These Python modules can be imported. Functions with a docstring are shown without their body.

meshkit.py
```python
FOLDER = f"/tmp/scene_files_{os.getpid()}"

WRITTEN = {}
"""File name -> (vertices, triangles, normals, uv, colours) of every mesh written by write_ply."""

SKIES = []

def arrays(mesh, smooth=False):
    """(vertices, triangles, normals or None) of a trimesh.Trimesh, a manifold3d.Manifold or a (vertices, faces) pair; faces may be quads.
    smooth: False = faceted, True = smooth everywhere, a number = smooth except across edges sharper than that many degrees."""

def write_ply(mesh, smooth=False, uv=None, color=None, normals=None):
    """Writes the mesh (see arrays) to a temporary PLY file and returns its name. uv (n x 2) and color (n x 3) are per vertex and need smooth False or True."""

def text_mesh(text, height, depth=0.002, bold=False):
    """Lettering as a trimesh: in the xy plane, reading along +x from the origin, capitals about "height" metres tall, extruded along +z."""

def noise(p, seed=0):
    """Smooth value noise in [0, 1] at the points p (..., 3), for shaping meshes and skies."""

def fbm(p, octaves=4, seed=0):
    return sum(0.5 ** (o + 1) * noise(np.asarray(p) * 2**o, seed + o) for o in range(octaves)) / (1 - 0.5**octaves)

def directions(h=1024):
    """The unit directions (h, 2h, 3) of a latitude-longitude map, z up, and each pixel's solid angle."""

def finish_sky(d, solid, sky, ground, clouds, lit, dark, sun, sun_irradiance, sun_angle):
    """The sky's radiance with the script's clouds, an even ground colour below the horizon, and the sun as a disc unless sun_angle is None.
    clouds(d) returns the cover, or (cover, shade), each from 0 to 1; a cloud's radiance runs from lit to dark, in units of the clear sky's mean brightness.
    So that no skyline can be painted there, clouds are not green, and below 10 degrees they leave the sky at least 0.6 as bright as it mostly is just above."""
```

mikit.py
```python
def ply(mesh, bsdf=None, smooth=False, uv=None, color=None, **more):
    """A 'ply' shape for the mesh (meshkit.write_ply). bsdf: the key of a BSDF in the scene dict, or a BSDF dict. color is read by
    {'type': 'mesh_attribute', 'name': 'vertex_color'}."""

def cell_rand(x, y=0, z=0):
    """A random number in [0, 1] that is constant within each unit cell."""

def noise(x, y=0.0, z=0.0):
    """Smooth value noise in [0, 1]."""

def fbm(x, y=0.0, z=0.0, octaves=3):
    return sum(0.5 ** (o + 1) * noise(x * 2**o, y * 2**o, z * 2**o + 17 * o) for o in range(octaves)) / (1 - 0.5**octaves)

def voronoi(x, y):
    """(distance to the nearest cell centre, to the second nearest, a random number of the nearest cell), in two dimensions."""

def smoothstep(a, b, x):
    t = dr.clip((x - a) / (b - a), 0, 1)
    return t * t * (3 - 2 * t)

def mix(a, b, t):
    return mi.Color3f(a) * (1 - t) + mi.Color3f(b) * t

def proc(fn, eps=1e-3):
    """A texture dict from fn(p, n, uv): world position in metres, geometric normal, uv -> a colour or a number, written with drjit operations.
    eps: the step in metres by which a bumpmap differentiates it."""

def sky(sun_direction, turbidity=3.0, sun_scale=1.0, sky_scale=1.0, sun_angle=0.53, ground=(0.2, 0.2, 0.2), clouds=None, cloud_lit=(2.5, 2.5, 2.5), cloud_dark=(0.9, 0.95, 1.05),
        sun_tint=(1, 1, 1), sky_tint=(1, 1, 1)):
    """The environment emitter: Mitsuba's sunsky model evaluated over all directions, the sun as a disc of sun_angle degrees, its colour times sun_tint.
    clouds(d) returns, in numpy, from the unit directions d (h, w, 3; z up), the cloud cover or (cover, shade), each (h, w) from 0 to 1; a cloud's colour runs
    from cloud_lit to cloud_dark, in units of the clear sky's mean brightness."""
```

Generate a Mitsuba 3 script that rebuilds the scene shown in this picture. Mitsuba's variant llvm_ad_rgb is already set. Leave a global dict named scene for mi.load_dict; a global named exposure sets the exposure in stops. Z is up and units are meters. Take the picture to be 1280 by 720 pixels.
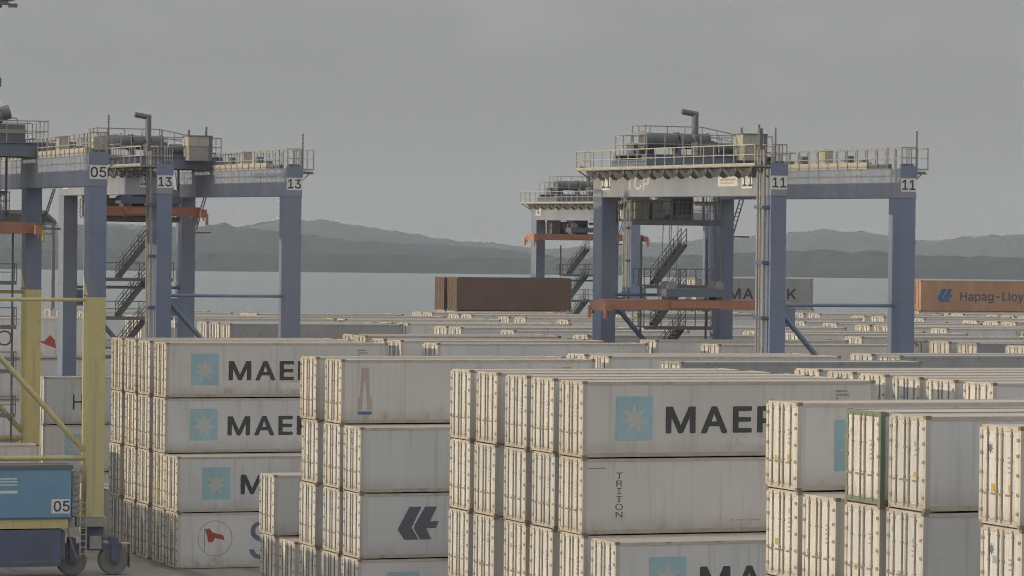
import math, random
import numpy as np, trimesh, mitsuba as mi, mikit, meshkit
import drjit as dr
from mikit import noise, fbm, cell_rand, smoothstep, mix, proc
from shapely.geometry import Polygon, Point, box as sbox
T = mi.ScalarTransform4f
random.seed(7); rng = np.random.default_rng(7)
scene, labels = {}, {}

# ------------------------------------------------------------------ camera, sky, exposure
CAM_Z, YAW, PITCH, ROLL, FPX = 16.186, 0.35865, -0.008714, -0.0104905, 4332.1
Fv = np.array([math.sin(YAW)*math.cos(PITCH), math.cos(YAW)*math.cos(PITCH), math.sin(PITCH)])
Rv = np.array([math.cos(YAW), -math.sin(YAW), 0]); Uv = np.cross(Rv, Fv)
Uc = Uv*math.cos(ROLL) + Rv*math.sin(ROLL)
scene['camera'] = {'type': 'perspective', 'fov': math.degrees(2*math.atan(640/FPX)), 'fov_axis': 'x', 'near_clip': 1.0, 'far_clip': 40000.0,
    'to_world': T().look_at(origin=[0, 0, CAM_Z], target=[float(Fv[0]), float(Fv[1]), float(CAM_Z+Fv[2])], up=[float(v) for v in Uc]),
    'medium': {'type': 'ref', 'id': 'haze_air'}}
SUN_AZ, SUN_EL = math.radians(176.0), math.radians(6.6)
SUN = [math.cos(SUN_AZ)*math.cos(SUN_EL), math.sin(SUN_AZ)*math.cos(SUN_EL), math.sin(SUN_EL)]
def cloud_cover(d):
    """a high thin veil over the whole sky, brighter towards the zenith as overcast skies are, with faint evening puffs low down"""
    el = np.arcsin(np.clip(d[..., 2], 0, 1))
    n = meshkit.fbm(np.stack([d[..., 0]*5, d[..., 1]*5, d[..., 2]*16], -1), 4, seed=3)
    puff = np.clip((meshkit.fbm(np.stack([d[..., 0]*26, d[..., 1]*26, d[..., 2]*60], -1), 4, seed=9)-0.50)*2.2, 0, 1)*np.exp(-((el-0.05)/0.035)**2)
    shade = np.clip(1 - np.sin(el)**0.68 + 0.05*(n-0.5) - 0.12*puff, 0, 1)
    return 0.94 + 0*el, shade
scene['sky'] = mikit.sky(SUN, turbidity=4, sun_scale=0.80, sky_scale=1.0, clouds=cloud_cover, cloud_lit=(2.36, 2.34, 2.30), cloud_dark=(0.435, 0.462, 0.482),
                         sky_tint=(1.0, 1.0, 1.0), sun_tint=(0.53, 0.87, 2.6))
exposure = 3.12
scene['haze_air'] = {'type': 'homogeneous', 'albedo': {'type': 'rgb', 'value': [0.72, 0.775, 0.86]}, 'sigma_t': 0.70e-4}

# ------------------------------------------------------------------ materials
def rgb(*c): return {'type': 'rgb', 'value': list(c)}
def pri(key, color, rough=0.6, metallic=0.0, spec=0.4, bump=None, two=True):
    b = {'type': 'principled', 'base_color': color if isinstance(color, dict) else rgb(*color), 'roughness': rough, 'metallic': metallic, 'specular': spec}
    if bump: b = {'type': 'bumpmap', 'arbitrary': proc(bump[0], bump[1]), 'scale': 1.0, 'bsdf': b}
    scene[key] = {'type': 'twosided', 'bsdf': b} if two else b

TIER = 2.896
def white_fn(tint, k):
    def fn(p, n, uv):
        zt = p.z/TIER - dr.floor(p.z/TIER)
        h = p.x + 1.7*p.y
        tone = 0.90 + 0.16*fbm(h*0.45 + 9*k, p.z*0.5, 3.0*k)
        streak = smoothstep(0.52, 0.80, fbm(h*5.0 + 31*k, p.z*0.22, 1.0))
        spots = smoothstep(0.66, 0.80, fbm(h*3.0, p.z*2.2, 5.0*k + 2))
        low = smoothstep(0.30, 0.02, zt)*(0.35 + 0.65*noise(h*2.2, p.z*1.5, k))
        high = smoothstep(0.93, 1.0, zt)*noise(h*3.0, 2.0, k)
        roof = smoothstep(0.5, 0.9, n.z)          # roofs are dustier than the walls
        tone = tone*(1 - 0.16*roof)
        c = mix(mix(mi.Color3f(*tint), (0.56, 0.475, 0.40), 0.75*roof)*tone, (0.36, 0.32, 0.27), 0.26*streak)
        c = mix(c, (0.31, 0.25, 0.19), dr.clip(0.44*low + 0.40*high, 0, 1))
        return mix(c, (0.24, 0.16, 0.11), 0.40*spots*dr.clip(0.12 + low + high, 0, 1))
    return fn
TINTS = [(0.70, 0.70, 0.69), (0.66, 0.665, 0.67), (0.74, 0.725, 0.70), (0.67, 0.65, 0.615), (0.62, 0.63, 0.64)]
for i, t in enumerate(TINTS):
    pri(f'white_paint_{i}', proc(white_fn(t, i+1)), 0.55)
def door_fn(tint, k):
    base = white_fn(tint, k)
    def fn(p, n, uv):
        c = base(p, n, uv)
        run = smoothstep(0.55, 0.85, fbm(p.y*14 + 7*k, p.z*0.5, 2.0))
        return mix(c, (0.46, 0.42, 0.36), 0.30*run)
    return fn
for i, t in enumerate(TINTS):
    pri(f'door_paint_{i}', proc(door_fn(tuple(0.97*v for v in t), i+11)), 0.5)
def worn(base, dirt, k, amt=0.35, sc=1.0):
    def fn(p, n, uv):
        a = fbm(p.x*1.3*sc + k, p.y*1.3*sc, p.z*0.5*sc)
        b = smoothstep(0.58, 0.75, fbm(p.x*5*sc + 3*k, p.y*5*sc, p.z*1.3*sc))
        return mix(mi.Color3f(*base)*(0.86 + 0.28*a), dirt, amt*b)
    return fn
for i, t in enumerate([(0.60, 0.555, 0.49), (0.56, 0.53, 0.475), (0.63, 0.59, 0.53), (0.55, 0.505, 0.44), (0.54, 0.52, 0.49)]):
    pri(f'frame_paint_{i}', proc(white_fn(t, i+23)), 0.6)
pri('frame_steel', proc(worn((0.40, 0.385, 0.36), (0.25, 0.16, 0.10), 2, 0.6, 2.0)), 0.6)
pri('green_paint', proc(worn((0.20, 0.25, 0.175), (0.27, 0.25, 0.19), 3, 0.4, 2.0)), 0.55)
pri('casting_steel', proc(worn((0.27, 0.225, 0.185), (0.20, 0.13, 0.09), 4, 0.5, 4.0)), 0.7)
pri('rod_steel', proc(worn((0.30, 0.27, 0.235), (0.22, 0.16, 0.11), 5, 0.5, 3.0)), 0.5)
pri('dark_grey_container', proc(worn((0.33, 0.34, 0.34), (0.2, 0.17, 0.14), 6, 0.3)), 0.6)
pri('orange_paint', proc(worn((0.48, 0.285, 0.185), (0.38, 0.25, 0.18), 7, 0.3)), 0.6)
pri('brown_paint', proc(worn((0.155, 0.105, 0.085), (0.12, 0.085, 0.065), 8, 0.3)), 0.6)
def crane_fn(base, fade, rust, k):
    def fn(p, n, uv):
        h = p.x + 1.3*p.y
        c = mix(mi.Color3f(*base)*(0.88 + 0.24*fbm(h*0.35 + k, p.z*0.30, k)), fade, 0.55*smoothstep(0.50, 0.72, fbm(h*0.55 + 3*k, p.z*0.16, 2.0)))
        run = smoothstep(0.56, 0.80, fbm(h*4.5 + k, p.z*0.20, 3.0))
        spot = smoothstep(0.66, 0.80, fbm(h*6.0, p.z*3.0, 5.0 + k))
        return mix(mix(c, rust, 0.32*run), rust, 0.30*spot)
    return fn
pri('crane_blue', proc(crane_fn((0.195, 0.238, 0.345), (0.27, 0.29, 0.34), (0.27, 0.22, 0.19), 9)), 0.5)
pri('girder_blue', proc(crane_fn((0.25, 0.285, 0.36), (0.33, 0.345, 0.375), (0.31, 0.25, 0.21), 29)), 0.5)
pri('crane_grey_blue', proc(crane_fn((0.285, 0.32, 0.38), (0.36, 0.375, 0.395), (0.36, 0.27, 0.21), 10)), 0.5)
pri('crane_yellow', proc(crane_fn((0.60, 0.53, 0.255), (0.56, 0.51, 0.32), (0.40, 0.32, 0.19), 11)), 0.5)
pri('spreader_red', proc(worn((0.46, 0.225, 0.16), (0.27, 0.17, 0.13), 12, 0.4, 1.0)), 0.55)
pri('engine_blue', proc(worn((0.19, 0.345, 0.50), (0.28, 0.31, 0.33), 13, 0.25, 0.7)), 0.5)
pri('tank_blue', proc(worn((0.125, 0.145, 0.23), (0.13, 0.125, 0.125), 14, 0.3, 0.7)), 0.5)
pri('galvanised_steel', proc(worn((0.34, 0.33, 0.31), (0.25, 0.2, 0.15), 15, 0.4, 2.0)), 0.5)
pri('cream_paint', proc(worn((0.46, 0.43, 0.36), (0.30, 0.24, 0.18), 16, 0.4, 1.2)), 0.55)
pri('trolley_blue', proc(worn((0.165, 0.19, 0.245), (0.21, 0.20, 0.19), 24, 0.4, 1.5)), 0.55)
pri('dark_machine', proc(worn((0.165, 0.17, 0.18), (0.22, 0.195, 0.17), 17, 0.4, 2.0)), 0.55)
pri('stair_steel', proc(worn((0.20, 0.205, 0.21), (0.25, 0.22, 0.19), 18, 0.4, 2.0)), 0.6)
pri('rubber', proc(worn((0.21, 0.213, 0.22), (0.26, 0.25, 0.24), 19, 0.5, 2.0)), 0.85)
pri('plate_white', proc(worn((0.72, 0.73, 0.72), (0.55, 0.5, 0.44), 20, 0.3, 2.0)), 0.55)
pri('black_lettering', (0.075, 0.078, 0.085), 0.6)
pri('grey_lettering', (0.078, 0.079, 0.086), 0.6)
pri('navy_lettering', (0.11, 0.13, 0.19), 0.6)
pri('slate_lettering', (0.135, 0.145, 0.175), 0.6)
pri('logo_light_blue', proc(worn((0.36, 0.54, 0.60), (0.45, 0.55, 0.58), 21, 0.4, 1.5)), 0.6)
pri('logo_blue', (0.10, 0.17, 0.33), 0.6)
pri('logo_red', (0.42, 0.10, 0.075), 0.6)
pri('logo_white', (0.56, 0.56, 0.55), 0.6)
pri('sticker_yellow', (0.52, 0.42, 0.10), 0.6)
pri('sticker_blue', (0.30, 0.40, 0.47), 0.6)
pri('window_glass', (0.05, 0.06, 0.065), 0.12, spec=0.8)
pri('shed_roof', proc(worn((0.20, 0.19, 0.175), (0.14, 0.13, 0.12), 22, 0.4, 0.4)), 0.7)
def asphalt_fn(p, n, uv):
    a = fbm(p.x*0.25, p.y*0.25, 0, 4); b = fbm(p.x*6, p.y*6, 1.0)
    stain = smoothstep(0.55, 0.72, fbm(p.x*0.6 + 4, p.y*0.12, 2.0))
    return mix(mi.Color3f(0.21, 0.195, 0.18)*(0.75 + 0.35*a + 0.2*b), (0.08, 0.078, 0.075), 0.5*stain)
pri('yard_paving', proc(asphalt_fn), 0.8)
def hill_fn(p, n, uv):
    a = fbm(p.x*0.006, p.y*0.006, p.z*0.01, 4); b = fbm(p.x*0.03, p.y*0.03, p.z*0.04, 3)
    return mix((0.030, 0.040, 0.042), (0.044, 0.054, 0.052), dr.clip(1.5*(0.6*a + 0.4*b) - 0.25, 0, 1))
pri('hill_forest', proc(hill_fn), 0.9)
def wave(p, n, uv):
    return 0.10*fbm(p.x*0.10, p.y*0.22, 0, 4) + 0.25*fbm(p.x*0.012 + 5, p.y*0.03, 2.0, 3)
scene['water_surface'] = {'type': 'bumpmap', 'arbitrary': proc(wave, 0.5), 'scale': 1.0,
    'bsdf': {'type': 'principled', 'base_color': rgb(0.15, 0.175, 0.18), 'roughness': 0.28, 'specular': 0.5}}

# ------------------------------------------------------------------ mesh helpers
def cbox(x0, x1, y0, y1, z0, z1):
    v = np.array([[x, y, z] for x in (x0, x1) for y in (y0, y1) for z in (z0, z1)], float)
    f = np.array([[0, 1, 3], [0, 3, 2], [4, 6, 7], [4, 7, 5], [0, 4, 5], [0, 5, 1], [2, 3, 7], [2, 7, 6], [0, 2, 6], [0, 6, 4], [1, 5, 7], [1, 7, 3]])
    return v, f
def frame_of(a, b):
    z = np.asarray(b, float) - a; L = np.linalg.norm(z); z = z/L
    x = np.cross(z, [0, 0, 1] if abs(z[2]) < 0.95 else [1, 0, 0]); x /= np.linalg.norm(x)
    return L, x, np.cross(z, x), z
class MB:
    """collects solids and becomes ONE mesh"""
    def __init__(s): s.v, s.f, s.n = [], [], 0
    def add(s, v, f):
        s.v.append(np.asarray(v, float)); s.f.append(np.asarray(f) + s.n); s.n += len(v); return s
    def mesh(s, m): return s.add(m.vertices, m.faces)
    def box(s, x0, x1, y0, y1, z0, z1): return s.add(*cbox(x0, x1, y0, y1, z0, z1))
    def bar(s, a, b, w, h=None):
        h = h or w; a = np.asarray(a, float); L, x, y, z = frame_of(a, b)
        v, f = cbox(-w/2, w/2, -h/2, h/2, 0, L)
        return s.add(a + v[:, :1]*x + v[:, 1:2]*y + v[:, 2:]*z, f)
    def tube(s, a, b, r, k=8, r2=None):
        r2 = r if r2 is None else r2
        a = np.asarray(a, float); b = np.asarray(b, float); L, x, y, z = frame_of(a, b)
        t = np.arange(k)*2*np.pi/k; ring = np.cos(t)[:, None]*x + np.sin(t)[:, None]*y
        i = np.arange(k); j = (i+1) % k
        f = np.vstack([np.c_[i, j, j+k], np.c_[i, j+k, i+k], np.c_[j, i, i*0+2*k], np.c_[i+k, j+k, i*0+2*k+1]])
        return s.add(np.vstack([a + r*ring, b + r2*ring, a, b]), f)
    def poly(s, pts, r, k=6):
        for a, b in zip(pts[:-1], pts[1:]): s.tube(a, b, r, k)
        return s
    def ply(s, bsdf, smooth=False, warp=None):
        v = np.vstack(s.v)
        if warp: v = warp(v)
        return mikit.ply((v, np.vstack(s.f)), bsdf, smooth)

def key_for(base):
    if base not in scene and base not in labels and not any(k.startswith(base + '__') for k in PREFIX.get(base, ())):
        return base
    i = 1
    while f'{base}_{i:03d}' in scene or f'{base}_{i:03d}' in labels: i += 1
    return f'{base}_{i:03d}'
PREFIX = {}
def thing(name, label, cat, group=None):
    k = key_for(name); labels[k] = {'label': label, 'category': cat}
    if group: labels[k]['group'] = group
    return k
def part(parent, name, shape, to_world=None, label=None):
    base = f'{parent}__{name}'; k = base; i = 1
    while k in scene: k = f'{base}_{i:03d}'; i += 1
    scene[k] = {**shape, 'to_world': to_world} if to_world is not None else dict(shape)
    if label: labels[k] = {'label': label}
    elif name in JOINED_STUFF: labels[k] = {'kind': 'stuff'}
    return k
JOINED_STUFF = {'splice_flange', 'hinge_row', 'corner_castings', 'locking_gear', 'print_lines', 'handrail', 'end_cage', 'trolley_rail', 'platform_rail', 'stair_rail', 'landing_rail', 'festoon_cable', 'brackets', 'junction_boxes', 'stiffener', 'conduit', 'pipe_clamp', 'hoist_rope', 'stair_post', 'hoist_motor', 'louvre'}
def structure(name, shape): scene[name] = shape; labels[name] = {'kind': 'structure'}

def extr(poly, d=0.004):
    """a flat outline (x right, y up) as a thin plate standing on the -Y side: x -> X, y -> Z"""
    gs = getattr(poly, 'geoms', [poly])
    m = trimesh.util.concatenate([trimesh.creation.extrude_polygon(g, d, engine='earcut') for g in gs if g.area > 1e-6])
    v = np.array(m.vertices); return np.c_[v[:, 0], -v[:, 2], v[:, 1]], np.array(m.faces)
_tx = {}
def text(s, h, bold=True, sx=1.0, d=0.004):
    """lettering on a wall that faces -Y, lower left corner of the first capital at the origin"""
    kk = (s, h, bold, sx)
    if kk not in _tx:
        m = meshkit.text_mesh(s, h, d, bold); v = np.array(m.vertices)
        x0 = v[:, 0].min()
        _tx[kk] = (np.c_[(v[:, 0]-x0)*sx, -v[:, 2], v[:, 1]], np.array(m.faces))
    return _tx[kk]
def shift(vf, x, y, z): return vf[0] + np.array([x, y, z]), vf[1]
def to_west(vf):
    """turns what faces -Y (reading along +X) to face -X (reading along -Y)"""
    v = vf[0]; return np.c_[v[:, 1], -v[:, 0], v[:, 2]], vf[1]
def vf_ply(vf, bsdf): return mikit.ply(vf, bsdf)
def tr(x, y, z): return T().translate([float(x), float(y), float(z)])

# ------------------------------------------------------------------ the setting: ground, water, hills
structure('yard_ground', mikit.ply(cbox(-260, 420, -60, 345, -1.2, 0), 'yard_paving'))
structure('sea', mikit.ply((np.array([[-9000, 300, -2.5], [12000, 300, -2.5], [12000, 13000, -2.5], [-9000, 13000, -2.5]], float), np.array([[0, 1, 2], [0, 2, 3]])), 'water_surface'))
def bearing_x(x): return YAW + math.atan((x-640)/FPX)
def hill(name, dist, knots, depth, rough, seed, label):
    """a wooded ridge: knots = (bearing in degrees, crest height in m); a long heightfield rising from its shore"""
    b = np.array([k[0] for k in knots]); hh = np.array([k[1] for k in knots])
    nb, nd = 900, 30
    th = np.radians(np.linspace(b.min(), b.max(), nb)); t = np.linspace(0, 1, nd)
    crest = np.interp(np.degrees(th), b, hh)
    prof = np.sin(np.clip(t*1.0, 0, 1)*np.pi)**0.8
    R = dist + depth*t
    X = np.sin(th)[:, None]*R[None]; Y = np.cos(th)[:, None]*R[None]
    P = np.stack([X/(dist*0.035), Y/(dist*0.035), X*0+seed], -1)
    n = meshkit.fbm(P, 5, seed)-0.5
    P2 = np.stack([X/(dist*0.005), Y/(dist*0.005), X*0+seed], -1)
    n2 = meshkit.fbm(P2, 3, seed+20)-0.5
    Z = -4 + (crest[:, None]+4)*prof[None]*(1+rough*n) + dist*0.0022*n2*prof[None]
    v = np.stack([X, Y, Z], -1).reshape(-1, 3)
    i, j = np.meshgrid(np.arange(nb-1), np.arange(nd-1), indexing='ij'); a = (i*nd+j).ravel()
    f = np.vstack([np.c_[a, a+nd, a+nd+1], np.c_[a, a+nd+1, a+1]])
    structure(name, mikit.ply((v, f), 'hill_forest', True))
HILLS = [
 ('hills_far', 8300, [(-12, 60), (6, 120), (11, 110), (13.5, 92), (14.6, 88), (15.4, 88), (16.2, 94), (16.75, 112), (17.4, 118), (17.9, 104), (18.3, 92), (18.8, 76), (19.3, 63), (19.9, 56), (20.4, 51), (20.9, 40), (21.5, 42), (22.4, 52), (23.4, 60), (24.4, 72), (25.1, 86), (25.7, 92), (26.3, 92), (26.8, 78), (27.3, 70), (27.9, 74), (28.3, 84), (29.2, 90), (31, 96), (36, 70), (50, 40)], 2600, 0.42, 4),
 ('hills_middle', 5200, [(-12, 40), (9, 60), (12.5, 66), (13.6, 62), (14.4, 52), (15.1, 57), (15.8, 60), (16.6, 57), (17.6, 46), (18.8, 36), (20.2, 28), (21.5, 16), (22.6, 12), (24, 10), (26, 12), (30, 10), (50, 8)], 1500, 0.5, 11),
 ('hills_near', 3900, [(-12, 12), (10, 16), (14, 18), (17, 16), (19, 15), (21, 14), (23, 17), (25, 22), (26.5, 24), (28, 22), (30, 20), (40, 15), (50, 10)], 900, 0.6, 23)]
for nm, d, kn, dep, ro, sd in HILLS: hill(nm, d, kn, dep, ro, sd, None)
scene['haze'] = {'type': 'cube', 'to_world': T().translate([1500, 6000, 150]).scale([9500, 6900, 156]), 'bsdf': {'type': 'null'},
                 'interior': {'type': 'ref', 'id': 'haze_air'}}
labels['haze'] = {'kind': 'stuff', 'label': 'thin evening haze over the container yard and the bay'}

# ------------------------------------------------------------------ containers
LC, WC = 12.192, 2.438
def shell_mesh():
    m = MB(); z0, z1 = 0.16, TIER-0.15
    m.box(0.06, LC-0.02, 0.035, WC-0.035, 0.06, TIER-0.045)
    m.box(0.17, LC-0.17, 0.022, WC-0.022, 0.375, 0.405)      # ledge above the bottom rail
    for x0 in np.arange(1.1, LC-0.6, 1.13):      # shallow joint covers between side panels
        m.box(x0, x0+0.05, 0.031, WC-0.031, 0.41, TIER-0.2)
    return m
def frame_mesh():
    m = MB(); p = 0.16
    for y0, y1 in ((0, p), (WC-p, WC)):
        m.box(0, p, y0, y1, 0.118, TIER-0.118); m.box(LC-p, LC, y0, y1, 0.118, TIER-0.118)
    for y0, y1 in ((0.004, 0.10), (WC-0.10, WC-0.004)):
        m.box(p, LC-p, y0, y1, 0.035, 0.19); m.box(p, LC-p, y0, y1, TIER-0.14, TIER-0.028)
    m.box(0.0, 0.12, p, WC-p, 0.03, 0.19); m.box(0.0, 0.12, p, WC-p, TIER-0.17, TIER-0.02)
    m.box(LC-0.12, LC, p, WC-p, 0.03, 0.19); m.box(LC-0.12, LC, p, WC-p, TIER-0.17, TIER-0.02)
    return m
def door_mesh(k):
    m = MB(); h = (WC-0.34)/2; y0 = 0.17 + k*h
    m.box(0.018, 0.075, y0+0.012, y0+h-0.012, 0.20, TIER-0.18)
    return m
def rod_mesh(y):
    m = MB(); m.tube((-0.012, y, 0.10), (-0.012, y, TIER-0.08), 0.026, 6)
    for z in (0.24, 1.0, 1.9, 2.62): m.box(-0.03, 0.03, y-0.06, y+0.06, z-0.03, z+0.03)
    m.box(-0.05, -0.02, y, y+0.28, 0.88, 0.94)
    return m
def hinge_mesh(side):
    m = MB(); y = 0.14 if side == 0 else WC-0.14
    for z in (0.42, 0.95, 1.5, 2.05, 2.5): m.box(-0.022, 0.03, y-0.075, y+0.075, z-0.05, z+0.05)
    return m
def casting_mesh(x, y, z):
    m = MB(); e = 0.006
    m.box(x-e if x == 0 else LC-0.178, 0.178 if x == 0 else LC+e, y-e if y == 0 else WC-0.162, 0.162 if y == 0 else WC+e, z, z+0.118)
    return m
RODS = (0.17+0.27, 0.17+0.83, 1.049+0.055+0.16, 1.049+0.61+0.17)
RODS = (0.52, 1.07, 1.37, 1.92)
CN = {}
for i in range(len(TINTS)):
    CN['shell', i] = shell_mesh().ply(f'white_paint_{i}'); CN['door', i] = [door_mesh(k).ply(f'door_paint_{i}') for k in (0, 1)]
    CN['frame', i] = frame_mesh().ply(f'frame_paint_{i}')
for nm, mt in (('green', 'green_paint'), ('dark', 'dark_grey_container'), ('orange', 'orange_paint'), ('brown', 'brown_paint')):
    CN['frame', nm] = frame_mesh().ply(mt); CN['shell', nm] = shell_mesh().ply(mt); CN['door', nm] = [door_mesh(k).ply(mt) for k in (0, 1)]
CN['shell', 'green'] = CN['shell', 0]; CN['door', 'green'] = CN['door', 2]
CN['door', 'dark'] = CN['door', 3]
CN['rods'] = [rod_mesh(y).ply('rod_steel') for y in RODS]
CN['hinges'] = [hinge_mesh(k).ply('rod_steel') for k in (0, 1)]
CN['castings'] = [casting_mesh(x, y, z).ply('casting_steel') for x in (0, 1) for y in (0, 1) for z in (0, TIER-0.118)]
_g = MB()
for y in RODS: _g.tube((-0.012, y, 0.10), (-0.012, y, TIER-0.08), 0.026, 5)
CN['gear'] = _g.ply('rod_steel')
_g = MB()
for x in (0, 1):
    for y in (0, 1):
        for z in (0, TIER-0.118):
            c = casting_mesh(x, y, z); _g.add(c.v[0], c.f[0])
CN['castings_joined'] = _g.ply('casting_steel')

def star_poly(cx, cy, r, n=7, inner=0.40):
    a = np.pi/2 + np.arange(2*n)*np.pi/n
    rr = np.where(np.arange(2*n) % 2 == 0, r, r*inner)
    return Polygon(np.c_[cx + rr*np.cos(a), cy + rr*np.sin(a)])
def rbox(x0, y0, x1, y1, r): return sbox(x0+r, y0+r, x1-r, y1-r).buffer(r)
YF = 0.0195   # depth of the -Y side wall plane where marks are fixed
def mark_star(c, tw, x=1.35, z=0.66):
    k = part(c, 'logo_square', vf_ply(shift(extr(rbox(0, 0, 1.5, 1.66, 0.06)), x, YF, z), 'logo_light_blue'), tw)
    part(k, 'white_star', vf_ply(shift(extr(star_poly(0.75, 0.80, 0.64)), x, YF-0.004, z), 'logo_white'), tw)
def heavy(vf, d):
    out = MB()
    for i, (dx, dz) in enumerate(((0, 0), (d, 0), (-d, 0), (0, d*0.8), (0, -d*0.8))): out.add(*shift(vf, dx, -0.0005*i, dz))
    return np.vstack(out.v), np.vstack(out.f)
def wide(s, h, adv, sx): 
    out = MB(); x = 0
    for ch in s:
        vf = heavy(text(ch, h, True, sx), 0.010*h); out.add(*shift(vf, x, 0, 0)); x += vf[0][:, 0].max() + adv
    return np.vstack(out.v), np.vstack(out.f)
def mark_word(c, tw, word='MAERSK', x=3.40, z=0.95, h=0.94, adv=0.235, sx=1.22, mat='grey_lettering'):
    part(c, 'lettering', vf_ply(shift(wide(word, h, adv, sx), x, YF-0.001, z), mat), tw)
def mark_maersk(c, tw): mark_star(c, tw); mark_word(c, tw)
def chevrons(u):
    a = Polygon([(793, 455), (855, 340), (920, 340), (868, 445), (905, 508), (830, 508)])
    b = Polygon([(884, 432), (940, 340), (1005, 340), (968, 415), (1015, 415), (1000, 450), (945, 450), (976, 508), (914, 508), (880, 452)])
    from shapely import affinity, union_all
    g = affinity.translate(union_all([a, b]), -793, -508)
    return affinity.scale(g, u, -u, origin=(0, 0))
def mark_hl(c, tw):
    part(c, 'arrow_logo', vf_ply(shift(extr(chevrons(1.45/168)), 1.75, YF, 0.82), 'slate_lettering'), tw)
def mark_triton(c, tw):
    m = MB()
    for i, ch in enumerate('TRITON'):
        vf = text(ch, 0.225, False, 1.55 if ch != 'I' else 1.0); w = vf[0][:, 0].max(); z = 2.12-0.295*i
        m.add(*shift(vf, 1.5-w/2, YF, z))
        if ch in 'TI': f = 0.055 if ch == 'T' else 0.085; m.box(1.5-f, 1.5+f, YF-0.004, YF, z, z+0.03)      # slab feet of the capitals
        if ch == 'I': m.box(1.5-0.085, 1.5+0.085, YF-0.004, YF, z+0.205, z+0.235)
    part(c, 'lettering', m.ply('slate_lettering'), tw)
    part(c, 'rust_strip', mikit.ply(cbox(0.2, 0.95, YF-0.003, YF, 2.50, 2.53), 'casting_steel'), tw)
    m = MB()
    for i, w in enumerate((0.12, 0.2, 0.09, 0.24, 0.2)): m.box(6.1+0.26*i, 6.1+0.26*i+w, YF-0.003, YF, 0.46, 0.51)
    part(c, 'print_lines', m.ply('faded_red'), tw)
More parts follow.
